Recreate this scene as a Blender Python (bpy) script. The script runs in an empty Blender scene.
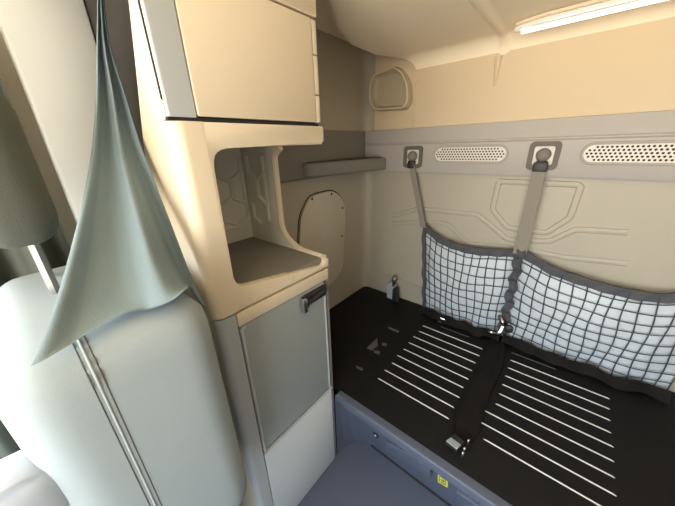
import bpy, bmesh, math, random
from mathutils import Vector
random.seed(7)
S = bpy.context.scene
COL = S.collection
H = 1.25                                   # eye height of the photographer above the cab floor

# ------------------------------------------------------------------ camera
YAW, PITCH, ROLL, FPX = .7105, .3755, -.034, 273.0
fw = Vector((-math.sin(YAW)*math.cos(PITCH), math.cos(YAW)*math.cos(PITCH), -math.sin(PITCH)))
r0 = Vector((math.cos(YAW), math.sin(YAW), 0)); u0 = r0.cross(fw)
rt = r0*math.cos(ROLL) + u0*math.sin(ROLL); up = -r0*math.sin(ROLL) + u0*math.cos(ROLL)
from mathutils import Matrix
cam = bpy.data.objects.new('camera', bpy.data.cameras.new('camera')); COL.objects.link(cam)
cam.matrix_world = Matrix(((rt.x, up.x, -fw.x, 0), (rt.y, up.y, -fw.y, 0), (rt.z, up.z, -fw.z, H), (0, 0, 0, 1)))
cam.data.sensor_width = 36; cam.data.lens = FPX/675*36; cam.data.clip_start = .01
S.camera = cam

def on(ax, val, px, py):                   # where a line of sight meets a real plane of the cab
    d = fw + rt*(px-337.5)/FPX - up*(py-253)/FPX
    o = Vector((0, 0, H))
    return o + d*((val-o[ax])/d[ax])

# ------------------------------------------------------------------ materials
def mat(name, col, rough=.6, metal=0., bump=0., bscale=60., var=0., vscale=6., spec=.5, kind='noise', coat=0., trans=0.):
    m = bpy.data.materials.new(name); m.use_nodes = True
    n = m.node_tree.nodes; l = m.node_tree.links; b = n['Principled BSDF']
    b.inputs['Base Color'].default_value = (*col, 1); b.inputs['Roughness'].default_value = rough
    b.inputs['Metallic'].default_value = metal; b.inputs['Specular IOR Level'].default_value = spec
    b.inputs['Coat Weight'].default_value = coat
    b.inputs['Transmission Weight'].default_value = trans
    tc = n.new('ShaderNodeTexCoord')
    if var:
        t = n.new('ShaderNodeTexNoise'); t.inputs['Scale'].default_value = vscale; t.inputs['Detail'].default_value = 4
        l.new(tc.outputs['Object'], t.inputs['Vector'])
        mx = n.new('ShaderNodeMix'); mx.data_type = 'RGBA'
        mx.inputs[6].default_value = (*[c*(1-var) for c in col], 1); mx.inputs[7].default_value = (*[min(1, c*(1+var)) for c in col], 1)
        l.new(t.outputs['Fac'], mx.inputs[0]); l.new(mx.outputs[2], b.inputs['Base Color'])
    if bump:
        if kind == 'weave':
            t2 = n.new('ShaderNodeTexChecker'); out = t2.outputs['Fac']
        elif kind == 'voronoi':
            t2 = n.new('ShaderNodeTexVoronoi'); out = t2.outputs['Distance']
        else:
            t2 = n.new('ShaderNodeTexNoise'); t2.inputs['Detail'].default_value = 5; out = t2.outputs['Fac']
        t2.inputs['Scale'].default_value = bscale
        l.new(tc.outputs['Object'], t2.inputs['Vector'])
        bp = n.new('ShaderNodeBump'); bp.inputs['Strength'].default_value = bump; bp.inputs['Distance'].default_value = .002
        l.new(out, bp.inputs['Height']); l.new(bp.outputs['Normal'], b.inputs['Normal'])
    return m

def srgb(r, g, b):
    f = lambda c: (c/255/12.92) if c/255 <= .04045 else ((c/255+.055)/1.055)**2.4
    return (f(r), f(g), f(b))

M = dict(
    cream=mat('cream_plastic', srgb(222, 208, 182), .62, bump=.12, bscale=350, var=.02),
    beige=mat('beige_headliner', srgb(246, 233, 208), .85, bump=.15, bscale=250, var=.03),
    wall=mat('pale_wall_plastic', srgb(175, 169, 152), .5, bump=.1, bscale=300, var=.03),
    rail=mat('grey_trim_plastic', srgb(172, 168, 162), .55, bump=.12, bscale=350, var=.02),
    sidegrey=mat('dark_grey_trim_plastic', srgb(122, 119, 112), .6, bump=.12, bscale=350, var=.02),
    strip=mat('silver_grey_plastic', srgb(176, 182, 184), .42, bump=.05, bscale=400),
    door=mat('slate_grey_door', srgb(152, 160, 160), .38, bump=.12, bscale=450, var=.03),
    light=mat('pale_grey_panel', srgb(206, 211, 210), .55, bump=.08, bscale=350, var=.02),
    dark=mat('black_plastic', srgb(38, 38, 38), .5),
    gap=mat('dark_gap', srgb(30, 29, 26), .8),
    bunk=mat('black_bunk_board', srgb(27, 26, 26), .6, bump=.1, bscale=300, var=.08, vscale=9, spec=.16),
    slat=mat('white_slot_edge', srgb(222, 222, 218), .5),
    bfront=mat('blue_grey_plastic', srgb(86, 92, 106), .5, bump=.08, bscale=300, var=.04),
    floor=mat('dark_floor_mat', srgb(88, 94, 108), .75, bump=.2, bscale=180, var=.06),
    mat_=mat('niche_rubber_mat', srgb(130, 128, 120), .75, bump=.15, bscale=250),
    liner=mat('grey_lining', srgb(232, 230, 220), .7, bump=.1, bscale=250),
    curtain=mat('teal_grey_curtain', srgb(124, 143, 151), .9, bump=.25, bscale=400, var=.05, vscale=5),
    dcurtain=mat('dark_curtain', srgb(80, 84, 76), .9, bump=.25, bscale=400, var=.05, vscale=5),
    seat=mat('grey_seat_cloth', srgb(158, 170, 174), .9, bump=.15, bscale=1100, var=.05, vscale=14),
    piping=mat('pale_seat_piping', srgb(160, 171, 174), .9),
    stitch=mat('dark_stitching', srgb(92, 94, 94), .8),
    arm_lit=mat('window_lit_armrest', srgb(190, 200, 212), .7, bump=.1, bscale=300),  # seat grey with bluish window light put into the colour
    strap=mat('grey_webbing', srgb(140, 135, 124), .8, bump=.4, bscale=300, kind='weave'),
    belt=mat('black_webbing', srgb(24, 22, 22), .7, bump=.3, bscale=300, kind='weave', spec=.2),
    bind=mat('charcoal_binding', srgb(78, 80, 84), .8, bump=.3, bscale=300, kind='weave'),
    cord=mat('dark_net_cord', srgb(62, 68, 76), .8),
    sheet=mat('white_backing_sheet', srgb(206, 214, 219), .45, bump=.8, bscale=14, var=.03),
    chrome=mat('bright_metal', srgb(205, 205, 205), .25, 1.),
    steel=mat('dull_steel', srgb(150, 150, 148), .4, .9),
    vent=mat('pale_vent_plate', srgb(215, 212, 202), .45),
    hole=mat('vent_hole', srgb(45, 42, 38), .9),
    yellow=mat('yellow_sticker', srgb(226, 214, 96), .5),
    white=mat('white_glint', srgb(232, 232, 226), .5),
    lamp_glow=mat('lit_lamp_strip', srgb(255, 236, 205), .4),
    lens=mat('clear_lamp_lens', srgb(235, 235, 230), .08, 0., coat=1., spec=.9),
    upper=mat('upper_wall_lining', srgb(212, 195, 165), .8, bump=.12, bscale=250, var=.02),
    fit=mat('dull_fitting', srgb(84, 82, 82), .5),
    pocket=mat('pocket_plastic', srgb(184, 172, 146), .5, bump=.1, bscale=300),
    shade_strip=mat('dark_shade_strip', srgb(34, 31, 27), .7, bump=.1, bscale=300),
    frame=mat('anchor_frame', srgb(98, 94, 86), .6),
    plate=mat('cover_plate', srgb(204, 197, 180), .55, bump=.1, bscale=300),
)

_b = M['lamp_glow'].node_tree.nodes['Principled BSDF']; _b.inputs['Emission Color'].default_value = (1, .80, .55, 1); _b.inputs['Emission Strength'].default_value = 3.5

# ------------------------------------------------------------------ mesh helpers
def obj(name, bm, m, parent=None, smooth=35, **props):
    if not isinstance(m, (list, tuple)): m = [m]
    bmesh.ops.recalc_face_normals(bm, faces=bm.faces)
    base = Vector((0, 0, 0)); p = parent
    while p: base += p.location; p = p.parent
    bmesh.ops.translate(bm, verts=bm.verts, vec=-base)
    me = bpy.data.meshes.new(name)
    for f in bm.faces: f.smooth = True
    bm.to_mesh(me); bm.free()
    me.set_sharp_from_angle(angle=math.radians(smooth))
    for x in m: me.materials.append(x if not isinstance(x, str) else M[x])
    o = bpy.data.objects.new(name, me); COL.objects.link(o)
    if parent: o.parent = parent
    for k, v in props.items(): o[k] = v
    return o

def thing(name, label, cat, loc, group=None):
    o = bpy.data.objects.new(name, None); COL.objects.link(o); o.empty_display_size = .05
    o.location = loc; o['label'] = label; o['category'] = cat; o['kind'] = 'thing'
    if group: o['group'] = group
    return o

def tag(o, label, cat, group=None):
    o['label'] = label; o['category'] = cat; o['kind'] = 'thing'
    if group: o['group'] = group
    return o

def struct(name, bm, m, **k):
    o = obj(name, bm, m, **k); o['kind'] = 'structure'; return o

def B(): return bmesh.new()

def add(bm, other):
    me = bpy.data.meshes.new('t'); other.to_mesh(me); other.free(); bm.from_mesh(me); bpy.data.meshes.remove(me)
    return bm

def box(bm, x0, x1, y0, y1, z0, z1, bev=0., seg=2, mi=0):
    t = B()
    bmesh.ops.create_cube(t, size=1)
    for v in t.verts:
        v.co = Vector((x0+(v.co.x+.5)*(x1-x0), y0+(v.co.y+.5)*(y1-y0), z0+(v.co.z+.5)*(z1-z0)))
    if bev: bmesh.ops.bevel(t, geom=t.edges[:], offset=bev, segments=seg, profile=.5, affect='EDGES', clamp_overlap=True)
    for f in t.faces: f.material_index = mi
    return add(bm, t)

def prism(bm, pts, vec, bev=0., seg=2, mi=0):
    """polygon (3-D points in one plane) pushed along vec; edges bevelled"""
    t = B(); vec = Vector(vec)
    vs = [t.verts.new(Vector(p)) for p in pts]
    f = t.faces.new(vs)
    r = bmesh.ops.extrude_face_region(t, geom=[f])
    bmesh.ops.translate(t, verts=[v for v in r['geom'] if isinstance(v, bmesh.types.BMVert)], vec=vec)
    if bev:
        n = vec.normalized()
        es = [e for e in t.edges if abs((e.verts[0].co-e.verts[1].co).normalized().dot(n)) < .5]
        bmesh.ops.bevel(t, geom=es, offset=bev, segments=seg, profile=.5, affect='EDGES', clamp_overlap=True)
    for q in t.faces: q.material_index = mi
    return add(bm, t)

def tube(bm, pts, r, seg=8, closed=False, mi=0, flat=None):
    """round tube along a path; flat=(axis vector, scale) squashes the section along one axis"""
    pts = [Vector(p) for p in pts]; n = len(pts); rings = []
    prev = None
    for i, p in enumerate(pts):
        a = pts[(i-1) % n] if (i or closed) else p
        b = pts[(i+1) % n] if (i < n-1 or closed) else p
        t = (b-a).normalized()
        ref = prev if prev else (Vector((0, 0, 1)) if abs(t.z) < .9 else Vector((0, 1, 0)))
        s = (ref - t*ref.dot(t)).normalized(); q = t.cross(s); prev = s
        rr = r[i] if isinstance(r, (list, tuple)) else r
        ring = []
        for k in range(seg):
            d = (s*math.cos(2*math.pi*k/seg) + q*math.sin(2*math.pi*k/seg))*rr
            if flat: d -= flat[0]*d.dot(flat[0])*(1-flat[1])
            ring.append(bm.verts.new(p+d))
        rings.append(ring)
    m = n if closed else n-1
    for i in range(m):
        A, C = rings[i], rings[(i+1) % n]
        for k in range(seg):
            f = bm.faces.new((A[k], A[(k+1) % seg], C[(k+1) % seg], C[k])); f.material_index = mi
    if not closed:
        for R in (rings[0], rings[-1]):
            f = bm.faces.new(R); f.material_index = mi
    return bm

def lathe(bm, c, prof, axis='z', seg=20, mi=0):
    """prof: (radius, height) pairs about an axis through c"""
    c = Vector(c)
    def P(r, h, a):
        x, y = r*math.cos(a), r*math.sin(a)
        return c + {'z': Vector((x, y, h)), 'y': Vector((x, h, y)), 'x': Vector((h, x, y))}[axis]
    rings = [[bm.verts.new(P(max(r, 1e-5), h, 2*math.pi*k/seg)) for k in range(seg)] for r, h in prof]
    for A, C in zip(rings, rings[1:]):
        for k in range(seg):
            f = bm.faces.new((A[k], A[(k+1) % seg], C[(k+1) % seg], C[k])); f.material_index = mi
    for R in (rings[0], rings[-1]):
        f = bm.faces.new(R); f.material_index = mi
    return bm

def sheet(bm, fn, nu, nv, th=0., nrm=None, mi=0):
    """grid surface fn(u,v); th gives it thickness along nrm"""
    def grid(off):
        return [[bm.verts.new(Vector(fn(i/nu, j/nv)) + off) for j in range(nv+1)] for i in range(nu+1)]
    g = grid(Vector((0, 0, 0)))
    def q(a, b, c, d):
        f = bm.faces.new((a, b, c, d)); f.material_index = mi
    for i in range(nu):
        for j in range(nv): q(g[i][j], g[i+1][j], g[i+1][j+1], g[i][j+1])
    if th:
        h = grid(Vector(nrm)*th)
        for i in range(nu):
            for j in range(nv): q(h[i][j], h[i][j+1], h[i+1][j+1], h[i+1][j])
        for i in range(nu):
            q(g[i][0], h[i][0], h[i+1][0], g[i+1][0]); q(g[i][nv], g[i+1][nv], h[i+1][nv], h[i][nv])
        for j in range(nv):
            q(g[0][j], g[0][j+1], h[0][j+1], h[0][j]); q(g[nu][j], h[nu][j], h[nu][j+1], g[nu][j+1])
    return bm

def rrect(a0, a1, b0, b1, r, n=6):
    out = []
    for cx, cy, s in ((a1-r, b1-r, 0), (a0+r, b1-r, 90), (a0+r, b0+r, 180), (a1-r, b0+r, 270)):
        for k in range(n+1):
            t = math.radians(s+90*k/n); out.append((cx+r*math.cos(t), cy+r*math.sin(t)))
    return out

def rounded(poly, radii, n=6):
    """2-D polygon with each corner rounded by its own radius"""
    out = []; m = len(poly)
    for i, p in enumerate(poly):
        r = radii[i] if isinstance(radii, (list, tuple)) else radii
        p = Vector(p); a = Vector(poly[i-1])-p; b = Vector(poly[(i+1) % m])-p
        if r <= 0: out.append(tuple(p)); continue
        r = min(r, a.length*.49, b.length*.49)
        s, e = p+a.normalized()*r, p+b.normalized()*r
        for k in range(n+1):
            t = k/n; out.append(tuple(s*(1-t)**2 + p*2*t*(1-t) + e*t*t))
    return out

def lerp(a, b, t): return a+(b-a)*t
def path(pts, t):
    """piecewise smooth interpolation through 2-D/1-D control values at equal spacing (Catmull-Rom)"""
    n = len(pts)-1; x = min(max(t, 0), 1)*n; i = min(int(x), n-1); f = x-i
    g = lambda k: pts[min(max(k, 0), n)]
    a, b, c, d = g(i-1), g(i), g(i+1), g(i+2)
    return .5*((2*b)+(-a+c)*f+(2*a-5*b+4*c-d)*f*f+(-a+3*b-3*c+d)*f*f*f)

# ------------------------------------------------------------------ the setting
XL, XR, YB, YF = -.95, 1.05, 1.38, -1.1
ZC = H+.36                                 # ceiling above the bunk
struct('floor', box(B(), XL-.05, XR+.05, YF-.05, YB+.05, -.04, 0), 'floor')

# left wall: solid beside the bunk, door window opening further forward; rounded into the back wall
bm = B()
box(bm, XL-.05, XL, YF, YB+.05, 0, .85)
box(bm, XL-.05, XL, -.30, YB+.05, .85, ZC+.1)
box(bm, XL-.05, XL, YF, -.95, .85, ZC+.1)
def corner(u, v):
    r = .055; a = lerp(0, math.pi/2, u)
    return (XL+r-r*math.cos(a), YB-r+r*math.sin(a), lerp(ZLO, ZHI, v))
struct('wall_left', bm, 'wall')
ZLO, ZHI = .30, H+.06
struct('trim_5', sheet(B(), corner, 10, 1, .004, (-.7, .7, 0)), 'wall')
ZLO, ZHI = H+.06, ZC+.1
struct('trim_7', sheet(B(), corner, 10, 1, .004, (-.7, .7, 0)), 'wall')
struct('trim_8', box(B(), XL, XL+.003, .58, 1.325, H+.06, ZC+.088), 'wall')

bm = B()
box(bm, XL-.05, XR+.05, YB, YB+.05, 0, ZC+.1)
def bead(pts, r=.013):
    tube(bm, [on(1, YB+.002, 380+a/3.068, 120+b/3.068) for a, b in pts], r, 8, flat=(Vector((0, 1, 0)), .7))
def chain(pts, r=.05):
    """corners of an open line softened"""
    out = [Vector(pts[0])]
    for i in range(1, len(pts)-1):
        p = Vector(pts[i]); a = Vector(pts[i-1])-p; b = Vector(pts[i+1])-p
        q = min(12, a.length*.4, b.length*.4)
        s, e = p+a.normalized()*q, p+b.normalized()*q
        for k in range(5):
            t = k/4; out.append(s*(1-t)**2+p*2*t*(1-t)+e*t*t)
    return out+[Vector(pts[-1])]
octo = [(365, 188), (345, 275), (390, 330), (510, 346), (583, 300), (616, 205), (606, 198), (365, 188)]
bead(chain(octo))
bead(chain([(40, 292), (120, 272), (300, 290), (392, 367), (520, 372), (600, 335), (760, 345)]))
bead(chain([(40, 316), (150, 312), (205, 318), (272, 378), (420, 392), (560, 420), (760, 440)]))
tube(bm, [(-.90, YB-.0005, H-.775), (-.72, YB-.0005, H-.775), (-.45, YB-.0005, H-.80)], .003, 6)   # low step line of the panel
struct('wall_back', bm, 'wall')
bm = B(); box(bm, XL+.06, XR, YB-.004, YB, H+.05, ZC+.10)
tube(bm, [(-.66, YB-.0045, H+.07), (-.66, YB-.0045, H+.27)], .004, 6)                              # panel joint above the rail
tube(bm, [(-.325, YB-.006, H+.20), (-.325, YB-.006, H+.30)], [.004, .014], 8)
struct('trim_6', bm, 'upper')

bm = B()
box(bm, XR, XR+.05, YF, YB+.05, 0, ZC+.1)
struct('wall_right', bm, 'sidegrey')  # unseen wall, left windowless and dark to shade the rear left corner
WR = .62
bm = B()
box(bm, XL-.05, XR+.05, YF-.05, YF, 0, .52); box(bm, XL-.05, XL+.06, YF-.05, YF, .52, ZC+.1); box(bm, WR, XR+.05, YF-.05, YF, .52, ZC+.1)  # unseen windscreen opening, stretched low to light the ceiling, narrowed to shade the corner
struct('wall_front', bm, 'wall')

def ceil(u, v):
    x = lerp(XL, XR, u**1.6); y = lerp(YF-.05, YB, 1-(1-v)**1.6); z = ZC
    rb = .07
    db = max(0, y-(YB-rb))/rb
    z -= rb*(1-math.sqrt(max(0, 1-db*db)))
    # the padded panel ends short of the side wall; beyond its edge the lining steps up
    ey = [.20, .50, .70, .85, 1.02, 1.20, 1.32, 1.39]; ex = [-.50, -.53, -.60, -.70, -.77, -.775, -.73, -.65]
    if y < ey[0]: edge = -2
    else:
        k = max(i for i in range(7) if y >= ey[i]); f = (y-ey[k])/(ey[k+1]-ey[k]); edge = lerp(ex[k], ex[k+1], f)
    s = min(1, max(0, (edge-x)/.05)); z = lerp(z, ZC+.09, s*s*(3-2*s))
    g = abs(x+.31)/.02                      # moulded rib running back to the wall
    if g < 1 and y > .3: z -= .010*math.cos(g*math.pi/2)
    return (x, y, z)
bm = sheet(B(), ceil, 260, 130, .02, (0, 0, 1))
struct('ceiling', bm, 'beige')

# grey rail round the back and left walls
bm = B()
prof = [(YB, H+.068), (YB-.022, H+.066), (YB-.030, H+.005), (YB-.026, H+.001), (YB-.026, H-.003), (YB-.034, H-.008), (YB-.038, H-.132), (YB-.033, H-.140), (YB, H-.142)]
prism(bm, [(XL, y, z) for y, z in prof], (XR-XL, 0, 0))
struct('trim_1', bm, 'rail')
bm = B()
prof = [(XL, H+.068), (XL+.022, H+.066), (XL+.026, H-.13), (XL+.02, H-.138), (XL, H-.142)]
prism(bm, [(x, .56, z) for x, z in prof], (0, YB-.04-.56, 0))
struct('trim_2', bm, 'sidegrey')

# pale pillar beside the door
bm = B()
box(bm, XL, XL+.045, .085, .232, .3, ZC-.03, .008)
struct('trim_3', bm, 'light')

# ------------------------------------------------------------------ vents and anchors on the rail
def stadium(cx, cz, w, h, n=12):
    r = h/2; out = []
    for s, c in ((-90, cx+w/2-r), (90, cx-w/2+r)):
        for k in range(n+1):
            t = math.radians(s+180*k/n); out.append((c+r*math.cos(t), cz+r*math.sin(t)))
    return out
YR = YB-.037
def vent(cx, label):
    cz = H-.0545; t = thing('vent_grille', label, 'vent', (cx, YR, cz-.03), 'perforated vents in the rail')
    tube_b = B(); tube(tube_b, [(x, YR-.002, z) for x, z in stadium(cx, cz, .303, .066)], .0045, 8, closed=True)
    obj('vent_frame', tube_b, 'rail', t)
    bm = B(); prism(bm, [(x, YR+.002, z) for x, z in stadium(cx, cz, .295, .058)], (0, -.004, 0))
    for r in range(5):
        for c in range(24):
            x = cx-.138+c*.0120+(r % 2)*.006; z = cz-.021+r*.0105
            if abs(x-cx) > .119 and math.hypot(abs(x-cx)-.119, z-cz) > .022: continue
            lathe(bm, (x, YR-.0024, z), [(.0037, .0006), (.0037, 0)], 'y', 8, 1)
    obj('vent_plate', bm, ['vent', 'hole'], t)
vent(-.381, 'long oval perforated vent in the grey rail between two strap anchors')
vent(.152, 'oval perforated vent in the grey rail right of the wider strap')

def anchor(cx, cz, label):
    t = thing('strap_anchor', label, 'anchor', (cx, YR, cz-.05), 'strap anchors on the rail')
    bm = B(); w = .049
    out = rrect(cx-w, cx+w, cz-w-.004, cz+w, .016); inn = rrect(cx-w+.017, cx+w-.017, cz-w+.014, cz+w-.017, .008)
    a = [bm.verts.new((x, YR-.008, z)) for x, z in out]; b = [bm.verts.new((x, YR-.008, z)) for x, z in inn]
    c = [bm.verts.new((x, YR+.002, z)) for x, z in out]; d = [bm.verts.new((x, YR+.002, z)) for x, z in inn]
    n = len(out)
    for i in range(n):
        j = (i+1) % n
        for q in ((a[i], a[j], b[j], b[i]), (a[i], c[i], c[j], a[j]), (b[i], b[j], d[j], d[i])): bm.faces.new(q)
    obj('anchor_frame', bm, 'frame', t)
    bm = B(); prism(bm, [(x, YR+.001, z) for x, z in inn], (0, -.002, 0)); obj('anchor_plate', bm, 'vent', t)
    bm = B(); lathe(bm, (cx, YR-.001, cz+.002), [(.024, 0), (.024, -.012), (.021, -.02), (.013, -.026), (0, -.028)], 'y', 20)
    obj('knob', bm, 'sidegrey', t)
    bm = B(); box(bm, cx-.018, cx+.018, YR-.016, YR-.002, cz-.047, cz-.019, .003); obj('strap_keeper', bm, 'dark', t)
anchor(-.638, H-.064, 'square strap anchor holding the narrow left strap')
anchor(-.109, H-.060, 'square strap anchor holding the wide middle strap')

# ------------------------------------------------------------------ corner shelf on the left wall
t = thing('corner_shelf', 'small dark grey shelf along the side wall under the beige roof corner', 'shelf', (-.93, 1.15, H-.12))
x0 = XL+.026
pl = [(x0, .86), (x0+.022, .866), (x0+.042, .892), (-.797, YR-.03), (-.79, YR), (x0, YR)]
bm = B(); prism(bm, [(x, y, H-.130) for x, y in pl], (0, 0, .062), .010, 3); obj('shelf_board', bm, 'sidegrey', t)
bm = B(); prism(bm, [(x, y, H-.0685) for x, y in [(x0+.004, .885), (x0+.018, .89), (x0+.030, .91), (-.815, YR-.03), (-.815, YR-.008), (x0+.004, YR-.008)]], (0, 0, .003)); obj('shelf_mat', bm, 'dark', t)

# ------------------------------------------------------------------ round-cornered cover plate with screws on the left wall
cov = [(299, 240), (300, 216), (309, 198), (315, 194.5), (332, 190.5), (340, 196), (344, 205), (345, 219), (343.5, 240), (342.5, 268), (331, 284), (312, 296), (300, 285)]
P = [on(0, XL+.004, *c) for c in cov]
cp = Vector((sum(p.x for p in P)/len(P), sum(p.y for p in P)/len(P), min(p.z for p in P)))
t = thing('cover_plate', 'beige screwed cover plate on the side wall below the corner shelf', 'cover', cp)
poly = rounded([(p.y, p.z) for p in P], .04, 4)
bm = B(); prism(bm, [(XL-.001, y, z) for y, z in poly], (.012, 0, 0), .003, 2); obj('plate_panel', bm, 'plate', t)
bm = B(); tube(bm, [(XL+.001, y, z) for y, z in rounded([(cp.y+(p.y-cp.y)*1.03, H-.48+(p.z-(H-.48))*1.02) for p in P], .04, 4)], .0024, 6, closed=True); obj('plate_gasket', bm, 'gap', t)
for c in ((312, 199), (331.5, 194), (342.5, 208), (342, 236)):
    q = on(0, XL+.011, *c); bm = B(); lathe(bm, q, [(.006, 0), (.006, .002), (.003, .0035), (0, .0035)], 'x', 10); obj('screw', bm, 'dark', t)

# ------------------------------------------------------------------ pocket in the upper back corner
rim = [(372.7, 75.5), (395, 67), (402, 73), (407, 84), (407.5, 101), (403, 108), (374, 109.5), (366, 101), (366, 84)]
YP = 1.335
P = [on(1, YP, *c) for c in rim]; P = [Vector((max(p.x, XL+.055), p.y, p.z)) for p in P]
t = thing('corner_pocket', 'rounded beige pocket moulded into the upper back corner', 'pocket', (-.82, YP, min(p.z for p in P)))
pp = rounded([(p.x, p.z) for p in P], .02, 4)
cx = sum(a for a, b in pp)/len(pp); cz = sum(b for a, b in pp)/len(pp)
bm = B(); rings = []
for s, y in ((1.08, YB-.006), (1.07, YP+.012), (1.03, YP), (.97, YP+.002), (.90, YP+.028), (.80, YP+.036)):
    rings.append([bm.verts.new((cx+(a-cx)*s, y, cz+(b-cz)*s)) for a, b in pp])
for A, C in zip(rings, rings[1:]):
    for i in range(len(pp)):
        j = (i+1) % len(pp); bm.faces.new((A[i], A[j], C[j], C[i]))
bm.faces.new(rings[-1])
obj('pocket_shell', bm, 'pocket', t)
bm = B(); tube(bm, [(cx+(a-cx)*.99, YP-.001, cz+(b-cz)*.99) for a, b in pp], .0035, 8, closed=True); obj('pocket_rim', bm, 'cream', t)

# ------------------------------------------------------------------ ceiling lamp
t = thing('ceiling_lamp', 'slim clear strip lamp under the beige ceiling near the back wall', 'lamp', (-.06, 1.255, ZC-.02))
yl = 1.245; zl = ZC-.012
def lampbody(k, dz):
    pts = []
    for i in range(25):
        x = lerp(-.258, .16, i/24); w = .030*min(1, math.sqrt(max(0.02, min(i, 24-i)/5)))*k
        pts.append((x, w))
    return [(x, yl+w, zl+dz) for x, w in pts]+[(x, yl-w, zl+dz) for x, w in reversed(pts)]
bm = B(); prism(bm, lampbody(1.04, .010), (0, 0, -.010), .003, 2); obj('lamp_housing', bm, 'cream', t)
bm = B(); prism(bm, lampbody(.95, 0), (0, 0, -.018), .006, 3); obj('lamp_lens', bm, 'lens', t)
bm = B(); tube(bm, [(-.235, yl-.010, zl-.020), (.14, yl-.010, zl-.020)], .008, 8); obj('light_strip', bm, 'lamp_glow', t)

# ------------------------------------------------------------------ bunk
ZB = H-.9; YFB = .577
t = thing('bunk', 'black bunk board with white slots along the back wall', 'bunk', (.05, .95, 0))
bm = B()
box(bm, XL+.002, XR-.002, YFB+.028, YB-.002, ZB-.045, ZB, .006)
obj('bunk_board', bm, 'bunk', t)
bm = B()
def ppt(x, z): return (x, .605+.095*(ZB-.02-z)/(ZB-.02), z)
colsT = [(-.533, .574), (-.527, .59), (-.512, .603), (-.49, .607), (-.46, .605), (1.045, .605)]
colsB = [(-.534, .574), (-.530, .62), (-.515, .665), (-.485, .69), (-.44, .70), (1.045, .70)]
def front(u, v):
    n = len(colsT)-1; x = u*n; i = min(int(x+1e-6), n-1); f = x-i
    a = Vector(colsT[i]).lerp(Vector(colsT[i+1]), f); b = Vector(colsB[i]).lerp(Vector(colsB[i+1]), f)
    q = a.lerp(b, v); return (q.x, q.y, lerp(ZB-.02, .002, v))
sheet(bm, front, 25, 6, .02, (0, 1, 0))
obj('front_panel', bm, 'bfront', t)
bm = B()
rimp = [(-.533, .576), (-.522, .583), (-.508, .584), (-.49, .578), (-.47, YFB), (1.045, YFB)]
prism(bm, [(x, y, ZB-.04) for x, y in rimp]+[(x, y, ZB-.04) for x, y in ((1.045, .63), (-.533, .63))], (0, 0, .038), .007, 3)
obj('front_rim', bm, 'bfront', t)
def onpanel(px, py):
    # leaning front panel: meet the line of sight with its plane
    p0 = Vector(ppt(0, ZB-.02)); nrm = Vector((0, ZB-.02, .095)).normalized()
    d = fw+rt*(px-337.5)/FPX-up*(py-253)/FPX; o = Vector((0, 0, H))
    return o+d*((p0-o).dot(nrm)/d.dot(nrm))
pn = Vector((0, -(ZB-.02), -.095)).normalized()
def pquad(c, off=.002, th=.006): return [onpanel(*q)+pn*off for q in c], pn*th
for c in (((388, 438), (421, 456), (421, 466), (388, 447)), ((458, 487), (490, 508), (490, 520), (458, 499))):
    q, th = pquad(c, -.001); bm = B(); prism(bm, q, th*2.8, .004, 3); obj('moulded_tab', bm, 'bfront', t)
q, th = pquad(((421, 455), (433, 463), (433, 472), (421, 464)), -.001, .022); bm = B(); prism(bm, q, th, .002, 2); obj('latch_tab', bm, 'bfront', t)
c0 = onpanel(376, 434.5); bm = B()
box(bm, c0.x-.011, c0.x+.011, c0.y-.006, c0.y+.006, c0.z-.013, c0.z+.013, .004); pl_ = obj('plug', bm, 'dark', t)
bm = B(); lathe(bm, c0+Vector((.001, -.006, .002)), [(.0045, 0), (.0045, -.002), (0, -.0025)], 'y', 10); obj('plug_glint', bm, 'white', pl_)  # white disc painted in for the glint on the dark plug
# yellow sticker with an arrow square
q, th = pquad(((438, 472), (448, 477.5), (448, 487), (438, 481.5)), .001, .0015)
bm = B(); prism(bm, q, th, .0004, 1); st = obj('sticker', bm, 'yellow', t); st['label'] = 'small yellow sticker with a black arrow square'
e1 = (q[1]-q[0]); e2 = (q[3]-q[0]); o0 = q[0]+pn*.0022
bm = B(); at2 = lambda a, b: o0+e1*a+e2*b
tube(bm, [at2(.2, .22), at2(.8, .22), at2(.8, .78), at2(.2, .78)], .0009, 6, closed=True)
tube(bm, [at2(.32, .5), at2(.66, .5)], .0010, 6); tube(bm, [at2(.52, .34), at2(.68, .5), at2(.52, .66)], .0010, 6)
obj('arrow_mark', bm, 'dark', st)
# floor joint
bm = B(); tube(bm, [(-.44, .697, .004), (1.045, .697, .004)], .005, 6); obj('floor_seal', bm, 'gap', t)

# white slots: two groups
for x0_, x1_, s in ((-.445, -.156, 0), (-.040, .27, 0)):
    for k in range(9):
        y = lerp(.747, 1.19, k/8); dx = random.uniform(-.004, .004)
        a, b = x0_+dx, x1_+dx*.5
        if x0_ > -.1: a = x0_-.006+.028*(k == 1)*0 - .022*(k in (1, 2))
        bm = B(); tube(bm, [(a, y, ZB), (a+.006, y, ZB+.0012), (b-.006, y, ZB+.0012), (b, y, ZB)], [.001, .0026, .0026, .001], 8, flat=(Vector((0, 0, 1)), .6))
        obj('slot_edge', bm, 'slat', t)
for (x, y, l) in ((-.30, 1.24, .14), (.03, 1.245, .16)):
    bm = B(); tube(bm, [(x-l/2, y, ZB+.0008), (x+l/2, y, ZB+.0008)], .0022, 6, flat=(Vector((0, 0, 1)), .5)); obj('slot_edge', bm, 'steel', t)

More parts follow.
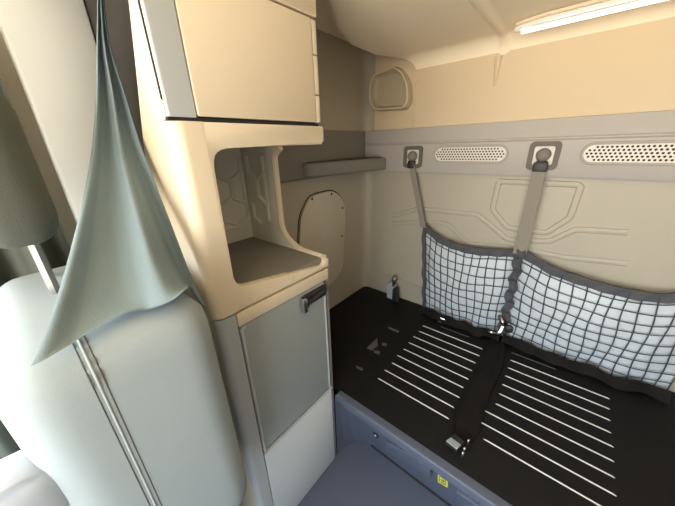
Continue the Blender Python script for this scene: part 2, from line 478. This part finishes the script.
# ------------------------------------------------------------------ black strap across the bunk
t = thing('hold_down_strap', 'wide black strap laid across the bunk with a buckle at its end', 'strap', (-.11, .95, ZB))
def strapf(u, v):
    y = lerp(1.27, .70, u); xc = lerp(-.112, -.100, u)+.006*math.sin(u*7)
    w = lerp(.062, .078, min(1, u*3))*(1 if u < .9 else lerp(1, .55, (u-.9)/.1))
    return (xc+(v-.5)*w, y, ZB+.006+.004*math.sin(u*9+v)**2+.002*math.sin(v*9))
bm = sheet(B(), strapf, 40, 8, .004, (0, 0, 1)); obj('webbing', bm, 'belt', t)
bm = B(); q = [on(2, ZB+.030, *c) for c in ((446, 440), (455, 433), (465, 441), (457, 449))]
prism(bm, q, (0, 0, -.02), .004, 2); bk = obj('buckle', bm, 'dark', t)
bm = B(); q2 = [on(2, ZB+.031, *c) for c in ((446, 440.5), (451, 437), (461, 444.5), (457, 449))]
prism(bm, q2, (0, 0, -.004), .001, 1); obj('buckle_tongue', bm, 'door', bk)
for c in ((464.5, 448.5), (463, 453), (468.5, 440.5)):
    bm = B(); q = on(2, ZB+.022, *c); lathe(bm, q, [(.005, -.016), (.005, 0), (.003, .003), (0, .0035)], 'z', 10); obj('rivet', bm, 'chrome', bk)

# ------------------------------------------------------------------ safety net
t = thing('safety_net', 'dark grid safety net hung from two straps in front of the back wall', 'net', (-.1, 1.34, ZB))
nets = [dict(x0=-.546, x1=-.118, xb0=-.502, xb1=-.112, top=[-.402, -.447, -.466, -.471, -.462, -.449], bot=-.892),
        dict(x0=-.102, x1=.43, xb0=-.102, xb1=.43, top=[-.449, -.49, -.508, -.518, -.508, -.455], bot=-.892)]
for k, n_ in enumerate(nets):
    def S3(u, v, off=0., n_=n_):
        x = lerp(lerp(n_['x0'], n_['x1'], u), lerp(n_['xb0'], n_['xb1'], u), v)
        z = H+lerp(path(n_['top'], u), n_['bot'], v)
        y = 1.338-.050*math.sin(math.pi*min(1, max(0, u)))**.7*(math.sin(math.pi*(v*.75+.12)))+.006*math.sin(u*17+v*5)*v
        return Vector((x, min(y, 1.345)+off, z))
    bm = B(); nc = 12 if k == 0 else 14; nr = 10
    for i in range(nc+1):
        u = i/nc
        tube(bm, [S3(u+.008*math.sin(v/24*9+i), v/24) for v in range(25)], .0021, 5)
    for j in range(1, nr+1):
        v = j/nr
        tube(bm, [S3(u/30, v+.008*math.sin(u/30*11+j*2)) for u in range(31)], .0021, 5)
    obj('mesh_panel', bm, 'cord', t)
    bm = sheet(B(), lambda u, v: S3(u, .03+v*.97, .014), 30, 24, .003, (0, 1, 0)); o = obj('backing_sheet', bm, 'sheet', t); o['label'] = 'white backing sheet behind the net'
    def hem(u, v):
        p = S3(u, 0); return (p.x, p.y-.006+.004*math.sin(u*40+v*3), p.z+.008-.036*v)
    bm = sheet(B(), hem, 40, 4, .008, (0, 1, 0)); obj('top_binding', bm, 'bind', t)
    def hemb(u, v):
        p = S3(u, 1); return (p.x, p.y-.052+.060*v+.006*math.sin(u*23), ZB+.006+.05*(v if v < .5 else 1-v)+.004*math.sin(u*31+v*4))
    bm = sheet(B(), hemb, 50, 6, .006, (0, 0, 1)); obj('bottom_hem', bm, 'belt', t)
# side edge of the left net
bm = sheet(B(), lambda u, v: (lerp(-.550, -.506, u)+(v-.5)*.020+.003*math.sin(u*30), 1.334+.004*math.sin(u*21), H+lerp(-.393, -.89, u)), 30, 3, .006, (0, 1, 0))
obj('side_binding', bm, 'bind', t)
# gathered strap between the two nets
def ruf(u, v):
    return (lerp(-.110, -.110, u)+(v-.5)*.032+.006*math.sin(u*34), 1.318-.016*abs(math.sin(u*26))-.004*math.cos(v*6), H+lerp(-.43, -.872, u))
bm = sheet(B(), ruf, 70, 6, .008, (0, 1, 0)); obj('gathered_strap', bm, 'bind', t)
# straps up to the anchors
def st1(u, v):
    return (lerp(-.636, -.546, u)+(v-.5)*.030, lerp(YR-.024, 1.322, u), H+lerp(-.092, -.41, u))
bm = sheet(B(), st1, 12, 3, .004, (0, 1, 0)); obj('strap', bm, 'strap', t)
def st2(u, v):
    return (lerp(-.109, -.111, u)+(v-.5)*lerp(.044, .048, u), lerp(YR-.024, 1.312, u), H+lerp(-.09, -.455, u))
bm = sheet(B(), st2, 12, 3, .004, (0, 1, 0)); obj('strap', bm, 'strap', t)
for x, w in ((-.637, .026), (-.109, .040)):
    bm = B(); box(bm, x-w/2-.003, x+w/2+.003, YR-.030, YR-.018, H-.118, H-.083, .004); obj('strap_end', bm, 'dark', t)

# metal hook at the foot of the gathered strap
t = thing('strap_hook', 'bright metal hook lying at the foot of the gathered strap', 'hook', (-.14, 1.28, ZB))
bm = B()
pts = [on(1, 1.27, *c) for c in ((488, 333), (496, 334), (502, 329), (503, 322), (499, 317))]
tube(bm, [Vector((path([p.x for p in pts], i/14), 1.27+.01*math.sin(i), max(ZB+.02, path([p.z for p in pts], i/14)))) for i in range(15)], .009, 8, flat=(Vector((0, 1, 0)), .5))
obj('hook_body', bm, 'chrome', t)
bm = B(); q = on(1, 1.262, 509, 328); lathe(bm, q, [(.018, 0), (.018, -.014), (.010, -.018), (0, -.018)], 'y', 14); obj('hook_socket', bm, 'dark', t)

# small clip on the rear edge of the bunk
t = thing('net_clip', 'small metal clip on the black hem below the left net', 'clip', on(1, 1.285, 442, 326))
q = on(1, 1.285, 442, 322)
bm = B(); box(bm, q.x-.020, q.x+.020, q.y-.012, q.y+.008, q.z-.010, q.z+.008, .004); obj('clip_body', bm, 'steel', t)
bm = B(); tube(bm, [(q.x-.012, q.y-.002, q.z+.006), (q.x-.01, q.y-.002, q.z+.024), (q.x+.012, q.y-.002, q.z+.022), (q.x+.014, q.y-.002, q.z+.006)], .0045, 8); obj('clip_loop', bm, 'chrome', t)

# ball-headed latch at the rear left of the bunk
c = on(1, 1.335, 392, 299)
t = thing('bunk_latch', 'ball headed latch at the back left corner of the bunk', 'latch', (c.x, 1.335, ZB))
bm = B(); prism(bm, [on(1, 1.345, *p) for p in ((388, 297), (388, 284), (392, 281), (397, 284), (394, 300))], (0, -.018, 0), .004, 2); obj('lever', bm, 'strip', t)
bm = B(); prism(bm, [on(1, 1.335, *p) for p in ((393, 302), (394, 288), (397, 285.5), (399, 288), (400, 302))], (0, -.02, 0), .004, 2); obj('bracket', bm, 'dark', t)
q = on(1, 1.33, 394.7, 278.5); bm = B(); R_ = .019
lathe(bm, q, [(R_*math.sin(math.pi*i/10), -R_*math.cos(math.pi*i/10)) for i in range(11)], 'z', 16); obj('ball_knob', bm, 'steel', t)
q2 = on(1, 1.33, 393.5, 286); bm = B(); tube(bm, [q, q2], .009, 8); obj('stem', bm, 'dark', t)

# loose fittings on the dark left end of the board
t = thing('bunk_fitting', 'dull grey wedge fitting near the left end of the bunk', 'fitting', on(2, ZB, 373, 346))
bm = B(); prism(bm, [on(2, ZB+.001, *c) for c in ((367, 349), (377, 339), (378, 346), (372, 351))], (0, 0, .010), .003, 2); obj('wedge', bm, 'fit', t)
bm = B(); prism(bm, [on(2, ZB+.001, *c) for c in ((374, 351), (380, 352.5), (379, 355), (374, 353))], (0, 0, .008), .002, 2); obj('tongue', bm, 'fit', t)
for c4, lab in ((((389, 327.2), (399, 331.5), (398, 333), (388, 328.8)), 'thin grey clip furthest back at the left end of the bunk'),
                (((382, 343), (387, 344), (386, 346.5), (382, 345.5)), 'tiny grey stud on the bunk just right of the wedge fitting'),
                (((356, 366), (363, 369), (362, 371), (356, 368)), 'small grey clip nearest the cabinet on the bunk')):
    bm = B(); prism(bm, [on(2, ZB+.001, *c) for c in c4], (0, 0, .005), .001, 1)
    tag(obj('bunk_clip', bm, 'fit'), lab, 'clip', 'loose clips on the bunk')

# ------------------------------------------------------------------ cabinet tower on the left
XF = -.53; Y0, Y1 = .203, .570; RR = .032
def roll(bm, z0, z1, y1, inset=0., mi=0, RR=.032):
    """rounded front corner: quarter round from the end panel to the face, then flat to y1"""
    pts = [(XF-RR+(RR-inset)*math.sin(a), Y0+RR-(RR-inset)*math.cos(a)) for a in [math.pi/2*i/10 for i in range(11)]] + [(XF-inset, y1), (XF-RR, y1)]
    prism(bm, [(x, y, z0) for x, y in pts], (0, 0, z1-z0), mi=mi)
    return bm

# upper cabinet
t = thing('upper_cabinet', 'beige cabinet above the open niche with a silver grey corner strip', 'cabinet', (-.72, .38, H+.05))
zt = ZC-.006
bm = B(); box(bm, XL+.04, XF-.012, Y0+.040, Y1-.012, H+.051, zt); obj('cabinet_body', bm, 'gap', t)
bm = B(); roll(bm, H+.053, zt, .2505, inset=.001, RR=.006); obj('corner_strip', bm, 'strip', t)
bm = B(); box(bm, XF-.0105, XF-.0065, Y0-.0006, Y0+.004, H+.078, zt); obj('corner_gap', bm, 'gap', t)
bm = B(); box(bm, XF-.0118, XF-.0015, Y0+.0005, .56, H+.0472, H+.0528); obj('lower_gap', bm, 'gap', t)
bm = B(); prism(bm, [(XF-.014, y, z) for y, z in rrect(.2535, .552, H+.0555, H+.268, .004, 3)], (.014, 0, 0), .002, 2); obj('door', bm, 'cream', t)
bm = B(); prism(bm, [(XF-.014, y, z) for y, z in rrect(.2535, .570, H+.2715, zt, .004, 3)], (.0155, 0, 0), .002, 2); obj('upper_flap', bm, 'cream', t)
zz = [H+.0555, H+.116, H+.118, H+.199, H+.201, H+.268]
for a, b in ((0, 1), (2, 3), (4, 5)):
    bm = B(); box(bm, XF-.014, XF-.001, .5545, .5695, zz[a], zz[b], .0025); obj('hinge_cover', bm, 'cream', t)
bm = B(); box(bm, XL+.04, XF-.014, Y1-.012, Y1-.001, H+.0555, zt); obj('end_side', bm, 'cream', t)

# open niche unit
t = thing('niche_unit', 'cream open niche with rounded opening in the middle of the cabinet tower', 'cabinet', (-.72, .38, H-.352))
fas = rounded([(Y0+.028, H+.047), (.577, H+.047), (.577, H+.008), (.266, H+.000), (.262, H-.293), (.546, H-.3385), (.560, H-.325), (.573, H-.325), (.573, H-.350), (Y0+.028, H-.350)],
              [0, .006, .010, .034, .034, .006, .006, .004, .003, 0], 8)
bm = B(); prism(bm, [(XF-.022, y, z) for y, z in fas], (.022, 0, 0), .003, 2); bmesh.ops.translate(bm, verts=bm.verts, vec=(-.0004, 0, 0)); roll(bm, H-.350, H+.047, .2585, RR=.024)
obj('fascia', bm, 'cream', t)
bm = B(); box(bm, XL+.03, XF-.006, Y0+.040, .574, H+.004, H+.046); obj('top_board', bm, 'cream', t)
bm = B(); box(bm, XL+.03, XF-.012, Y0+.040, .556, H-.349, H-.318, .004); obj('tray', bm, 'mat_', t)
# end wall with its cut-out, open towards the bunk
end = rounded([(XF-.02, H-.349), (XF-.02, H-.325), (-.66, H-.322), (-.735, H-.275), (-.735, H-.02), (-.70, H+.0045), (XL+.03, H+.0045), (XL+.03, H-.349)], [0, .004, .05, .07, .04, .0, 0, 0], 8)
bm = B(); prism(bm, [(x, .556, z) for x, z in end], (0, .016, 0), .004, 2); obj('end_wall', bm, 'liner', t)
bm = B(); tube(bm, [(x, .564, z) for x, z in rounded([(XF-.012, H-.322), (-.66, H-.320), (-.733, H-.275), (-.733, H-.02), (-.70, H+.000)], [0, .05, .07, .03, 0], 8)], .011, 10); obj('edge_flange', bm, 'cream', t)
bm = B(); box(bm, XL+.03, XL+.045, Y0+.040, .556, H-.318, H+.004)
# honeycomb relief on the lining
def hexline(pts): tube(bm, pts, .008, 6)
yb_ = .5555; xb_ = XL+.0455
for (cy, cz_) in [(a*.092+.27+(.046 if b % 2 else 0), H-.29+b*.080) for a in range(4) for b in range(5)]:
    hp = [(xb_, cy+.050*math.sin(math.pi/3*i), cz_+.050*math.cos(math.pi/3*i)) for i in range(6)]
    hp = [p for p in hp if Y0+.04 < p[1] < .553 and H-.315 < p[2] < H]
    if len(hp) > 2: hexline(hp)
for (cx_, cz_) in [(XL+.075+a*.092+(.046 if b % 2 else 0), H-.29+b*.080) for a in range(2) for b in range(5)]:
    hp = [(cx_+.050*math.sin(math.pi/3*i), yb_, cz_+.050*math.cos(math.pi/3*i)) for i in range(6)]
    hp = [p for p in hp if XL+.046 < p[0] < -.75 and H-.315 < p[2] < H]
    if len(hp) > 2: hexline(hp)
obj('lining', bm, 'liner', t)
bm = B(); box(bm, XL+.046, XF-.03, Y0+.040, Y0+.050, H-.318, H+.004); obj('side_lining', bm, 'door', t)
q = on(0, XF-.004, 291, 276); bm = B(); box(bm, XF-.02, XF+.002, q.y-.004, q.y+.004, q.z-.012, q.z+.006, .002); obj('clip', bm, 'cream', t)

# lower cabinet
t = thing('lower_cabinet', 'lower cabinet with a slate grey door and pale panel beside the bunk', 'cabinet', (-.72, .38, 0))
bm = B(); box(bm, XL+.04, XF-.012, Y0+.040, Y1-.012, 0, H-.356); obj('cabinet_body', bm, 'gap', t)
bm = B(); roll(bm, .0, H-.354, .2490, RR=.020); obj('corner_strip', bm, 'strip', t)
bm = B(); box(bm, XF-.014, XF+.001, .2515, .567, H-.391, H-.356, .002); obj('top_rail', bm, 'cream', t)
bm = B(); prism(bm, [(XF-.014, y, z) for y, z in rrect(.2525, .5515, H-.838, H-.3935, .012)], (.012, 0, 0), .003, 2)
dr = obj('door', bm, 'door', t)
bm = B(); tube(bm, [(XF-.001, .2575, H-.835), (XF-.001, .2575, H-.405), (XF-.003, .268, H-.397)], .0042, 8)
obj('door_edging', bm, 'strip', dr)
bm = B(); tube(bm, [(XF-.001, .547, H-.835), (XF-.001, .547, H-.41)], .0035, 8); obj('door_edging', bm, 'strip', dr)
bm = B(); tube(bm, [(XF, .2535, H-.8425), (XF, .556, H-.8425)], .0045, 8); obj('door_foot_trim', bm, 'strip', dr)
a = on(0, XF+.012, 304, 294); b = on(0, XF+.012, 325, 286.5)
bm = B(); box(bm, XF-.003, XF+.010, a.y, b.y+.012, H-.438, H-.402, .004); hd = obj('door_latch', bm, 'dark', dr)
bm = B(); box(bm, XF+.004, XF+.019, a.y-.010, a.y+.006, H-.449, H-.405, .003); obj('latch_tab', bm, 'chrome', hd)
bm = B(); tube(bm, [(XF+.012, a.y+.01, H-.424), (XF+.012, b.y, H-.418)], .006, 8); obj('latch_bar', bm, 'dark', hd)
for y_, z_ in ((a.y+.012, H-.436), (b.y+.002, H-.427)):
    bm = B(); lathe(bm, (XF+.011, y_, z_), [(.0035, 0), (.0035, .004), (0, .005)], 'x', 10); obj('latch_screw', bm, 'chrome', hd)
bm = B(); prism(bm, [(XF-.014, y, z) for y, z in rrect(.2525, .5555, .004, H-.847, .006, 3)], (.013, 0, 0), .002, 2); obj('kick_panel', bm, 'light', t)
bm = B(); box(bm, XF-.016, XF-.002, .5575, .569, 0, H-.392, .003); obj('rear_edge_strip', bm, 'sidegrey', t)
for z_ in (H-.86, H-.96, H-1.02):
    bm = B(); lathe(bm, (XF-.003, .563, z_), [(.0035, 0), (.0035, .003), (0, .004)], 'x', 8); obj('strip_screw', bm, 'chrome', t)
bm = B(); box(bm, XL+.04, XF-.016, Y1-.012, Y1-.001, 0, H-.356); obj('end_side', bm, 'sidegrey', t)

# tall cream end panel facing the seat, its far edge running down at a slant
xe = XF-.0265; xu = XF-.0125
bm = B(); prism(bm, [(x, Y0+.002, z) for x, z in ((xe, 0), (xe, H+.049), (xu, H+.053), (xu, ZC-.006), (-.567, ZC-.006), (-.578, H+.22), (-.625, H+.13), (-.685, H+.02), (-.735, H-.10), (-.75, H-.25), (-.75, 0))], (0, .024, 0))
tag(obj('end_panel', bm, 'cream'), 'tall cream panel closing the seat side of the cabinet tower', 'panel')
struct('shade_infill', box(B(), XL+.002, -.60, Y0+.012, Y0+.020, .6, ZC-.006) if 0 else prism(B(), [(x, Y0+.030, z) for x, z in ((XL+.002, 0), (XL+.002, ZC-.03), (-.552, ZC-.03), (-.59, H+.10), (-.65, H-.02), (-.70, H-.2), (-.72, 0))], (0, .006, 0)), 'shade_strip')  # dark strip standing in for the shade between curtain and cream panel

# ------------------------------------------------------------------ curtains
def curtain(name, plan, z0, z1, amp, freq, m, label, nrm, flare=0.):
    L = len(plan)-1
    def fn(u, v):
        x = path([p[0] for p in plan], u); y = path([p[1] for p in plan], u)
        dx = path([p[0] for p in plan], min(1, u+.01))-path([p[0] for p in plan], max(0, u-.01))
        dy = path([p[1] for p in plan], min(1, u+.01))-path([p[1] for p in plan], max(0, u-.01))
        l = math.hypot(dx, dy) or 1; nx, ny = dy/l, -dx/l
        w = amp*(1+flare*v)*(math.sin(u*freq*2*math.pi+.8*v)+.35*math.sin(u*freq*4.6*math.pi+1.5+v*1.6))
        return (x+nx*w, y+ny*w, lerp(z1, z0, v))
    bm = sheet(B(), fn, 120, 30, .004, nrm)
    return tag(obj(name, bm, m, smooth=80), label, 'curtain')
rows = [(-.66, (98, -40), (101, -40)), (-.69, (97, 10), (104, 10)), (-.71, (96, 50), (110, 50)), (-.71, (95, 96), (124, 96)), (-.68, (91, 148), (139, 148)), (-.63, (85, 200), (157, 200)), (-.58, (74, 262), (173, 258)), (-.53, (60, 322), (189, 312))]
RL = [on(0, x, *a) for x, a, b in rows]; RR_ = [on(0, x, *b) for x, a, b in rows]
BOT = [Vector(p) for p in ((-.412, -.04, H-.208), (-.416, .05, H-.208), (-.43, .135, H-.204), (-.515, .178, H-.285))]
def drape(u, v):
    a = Vector([path([p[k] for p in RL], v) for k in range(3)]); b = Vector([path([p[k] for p in RR_], v) for k in range(3)])
    w = .020*min(1, .06+v*1.25)*(math.sin(u*12.5+.6+v*.5)+.25*math.sin(u*25+v*1.5))
    q = a.lerp(b, u)
    f = min(1, max(0, (v-.55)/.45)); f = f*f*(3-2*f)
    q = q.lerp(Vector([path([p[k] for p in BOT], u) for k in range(3)]), f)
    return q+Vector((w*.9, 0, abs(w)*.2))
bm = sheet(B(), drape, 90, 60, .004, (-.7, .5, 0))
tag(obj('curtain', bm, 'curtain', smooth=80), 'teal grey curtain gathered in folds beside the cream panel', 'curtain')
curtain('curtain', [(-.885, .055), (-.885, -.05), (-.885, -.15), (-.885, -.28)], .55, ZC-.12, .016, 3.6, 'dcurtain',
        'dark curtain drawn along the door beyond the pale pillar', (-.6, 0, 0))

# ------------------------------------------------------------------ seat
t = thing('cab_seat', 'grey cloth cab seat with stitched piping in front of the curtain', 'seat', (-.62, -.2, 0))
def cushion(bm, x0, x1, y0, y1, z0, z1, r, lean=0., bulge=0., n=10):
    tb = B(); bmesh.ops.create_cube(tb, size=1)
    bmesh.ops.subdivide_edges(tb, edges=tb.edges[:], cuts=n, use_grid_fill=True)
    c = Vector(((x0+x1)/2, (y0+y1)/2, (z0+z1)/2)); h = Vector(((x1-x0)/2, (y1-y0)/2, (z1-z0)/2))
    for v in tb.verts:
        p = Vector((v.co.x*2*h.x, v.co.y*2*h.y, v.co.z*2*h.z))
        i = Vector([max(-h[k]+r, min(h[k]-r, p[k])) for k in range(3)])
        d = p-i
        if d.length > 1e-6: p = i+d.normalized()*min(r, max(abs(d.x), abs(d.y), abs(d.z)))
        w = max(0, 1-(p.z/h.z)**2)*max(0, 1-(p.y/h.y)**2); p.x += bulge*w*(1 if p.x > 0 else -1)
        p.y += lean*(p.z/h.z)
        v.co = c+p
    return add(bm, tb)
XS = -.40
bm = cushion(B(), -.83, XS, -.085, .158, .50, H-.218, .050, n=18); bk = obj('backrest', bm, 'seat', t, smooth=80)
for y_, nm, mt, r_, dx in ((-.006, 'stitch_line', 'stitch', .0009, .0002), (.000, 'piping', 'piping', .0018, .0006), (.006, 'stitch_line', 'stitch', .0009, .0002)):
    bm = B(); tube(bm, [(XS-dx, y_, .56), (XS-dx, y_, H-.40), (XS-dx, y_, H-.268)]+[(XS-.050+.050*math.cos(a), y_, H-.268+.050*math.sin(a)) for a in (.3, .6, .9, 1.2, 1.5)]+[(-.50, y_, H-.218)], r_, 8); obj(nm, bm, mt, bk)
bm = cushion(B(), -.83, XS-.01, -.62, .02, .36, .54, .06, n=12); obj('seat_cushion', bm, 'seat', t, smooth=80)
bm = cushion(B(), -.49, XS-.008, -.40, -.06, H-.46, H-.34, .045, n=12); obj('armrest', bm, 'arm_lit', t, smooth=80)
bm = cushion(B(), -.78, -.59, -.055, .040, H-.13, H+.10, .04, n=10); hr = obj('headrest', bm, 'dcurtain', t, smooth=80)
for x in (-.735, -.635):
    bm = B(); tube(bm, [(x, 0, H-.23), (x, 0, H-.10)], .007, 8); obj('headrest_post', bm, 'steel', hr)
bm = B(); box(bm, -.84, -.46, -.52, -.06, 0, .37, .02); obj('pedestal', bm, 'dark', t)

# ------------------------------------------------------------------ light: daylight through an unseen, over-tall windscreen opening and the left door window
w = bpy.data.worlds.new('daylight'); S.world = w; w.use_nodes = True
n = w.node_tree.nodes; l = w.node_tree.links; bg = n['Background']
tc = n.new('ShaderNodeTexCoord'); sp = n.new('ShaderNodeSeparateXYZ'); l.new(tc.outputs['Generated'], sp.inputs[0])
mr = n.new('ShaderNodeMapRange'); mr.inputs[1].default_value = -.25; mr.inputs[2].default_value = .35; l.new(sp.outputs['Z'], mr.inputs[0])
cr = n.new('ShaderNodeValToRGB'); e = cr.color_ramp.elements
e[0].color = (1.22, 1.06, .86, 1); e[0].position = 0; e[1].color = (.72, .90, 1.10, 1); e[1].position = 1
e.new(.42).color = (1.08, .99, .86, 1); e.new(.58).color = (.95, .98, 1.0, 1)
l.new(mr.outputs[0], cr.inputs[0]); l.new(cr.outputs[0], bg.inputs[0]); bg.inputs[1].default_value = 10.6
def portal(loc, rot, sx, sy):
    d = bpy.data.lights.new('window_portal', 'AREA'); d.shape = 'RECTANGLE'; d.size = sx; d.size_y = sy; d.cycles.is_portal = True
    o = bpy.data.objects.new('window_portal', d); COL.objects.link(o); o.location = loc; o.rotation_euler = rot
portal(((WR+XL+.06)/2, YF-.04, 1.09), (math.radians(90), 0, 0), WR-XL-.06, 1.13)
portal((XL-.03, -.62, 1.23), (0, math.radians(-90), 0), .76, .65)

S.view_settings.view_transform = 'Standard'; S.view_settings.look = 'None'
S.view_settings.gamma = 1; S.view_settings.use_curve_mapping = False
S.view_settings.exposure = 0.0
S.cycles.use_denoising = True
S.cycles.max_bounces = 10; S.cycles.diffuse_bounces = 6
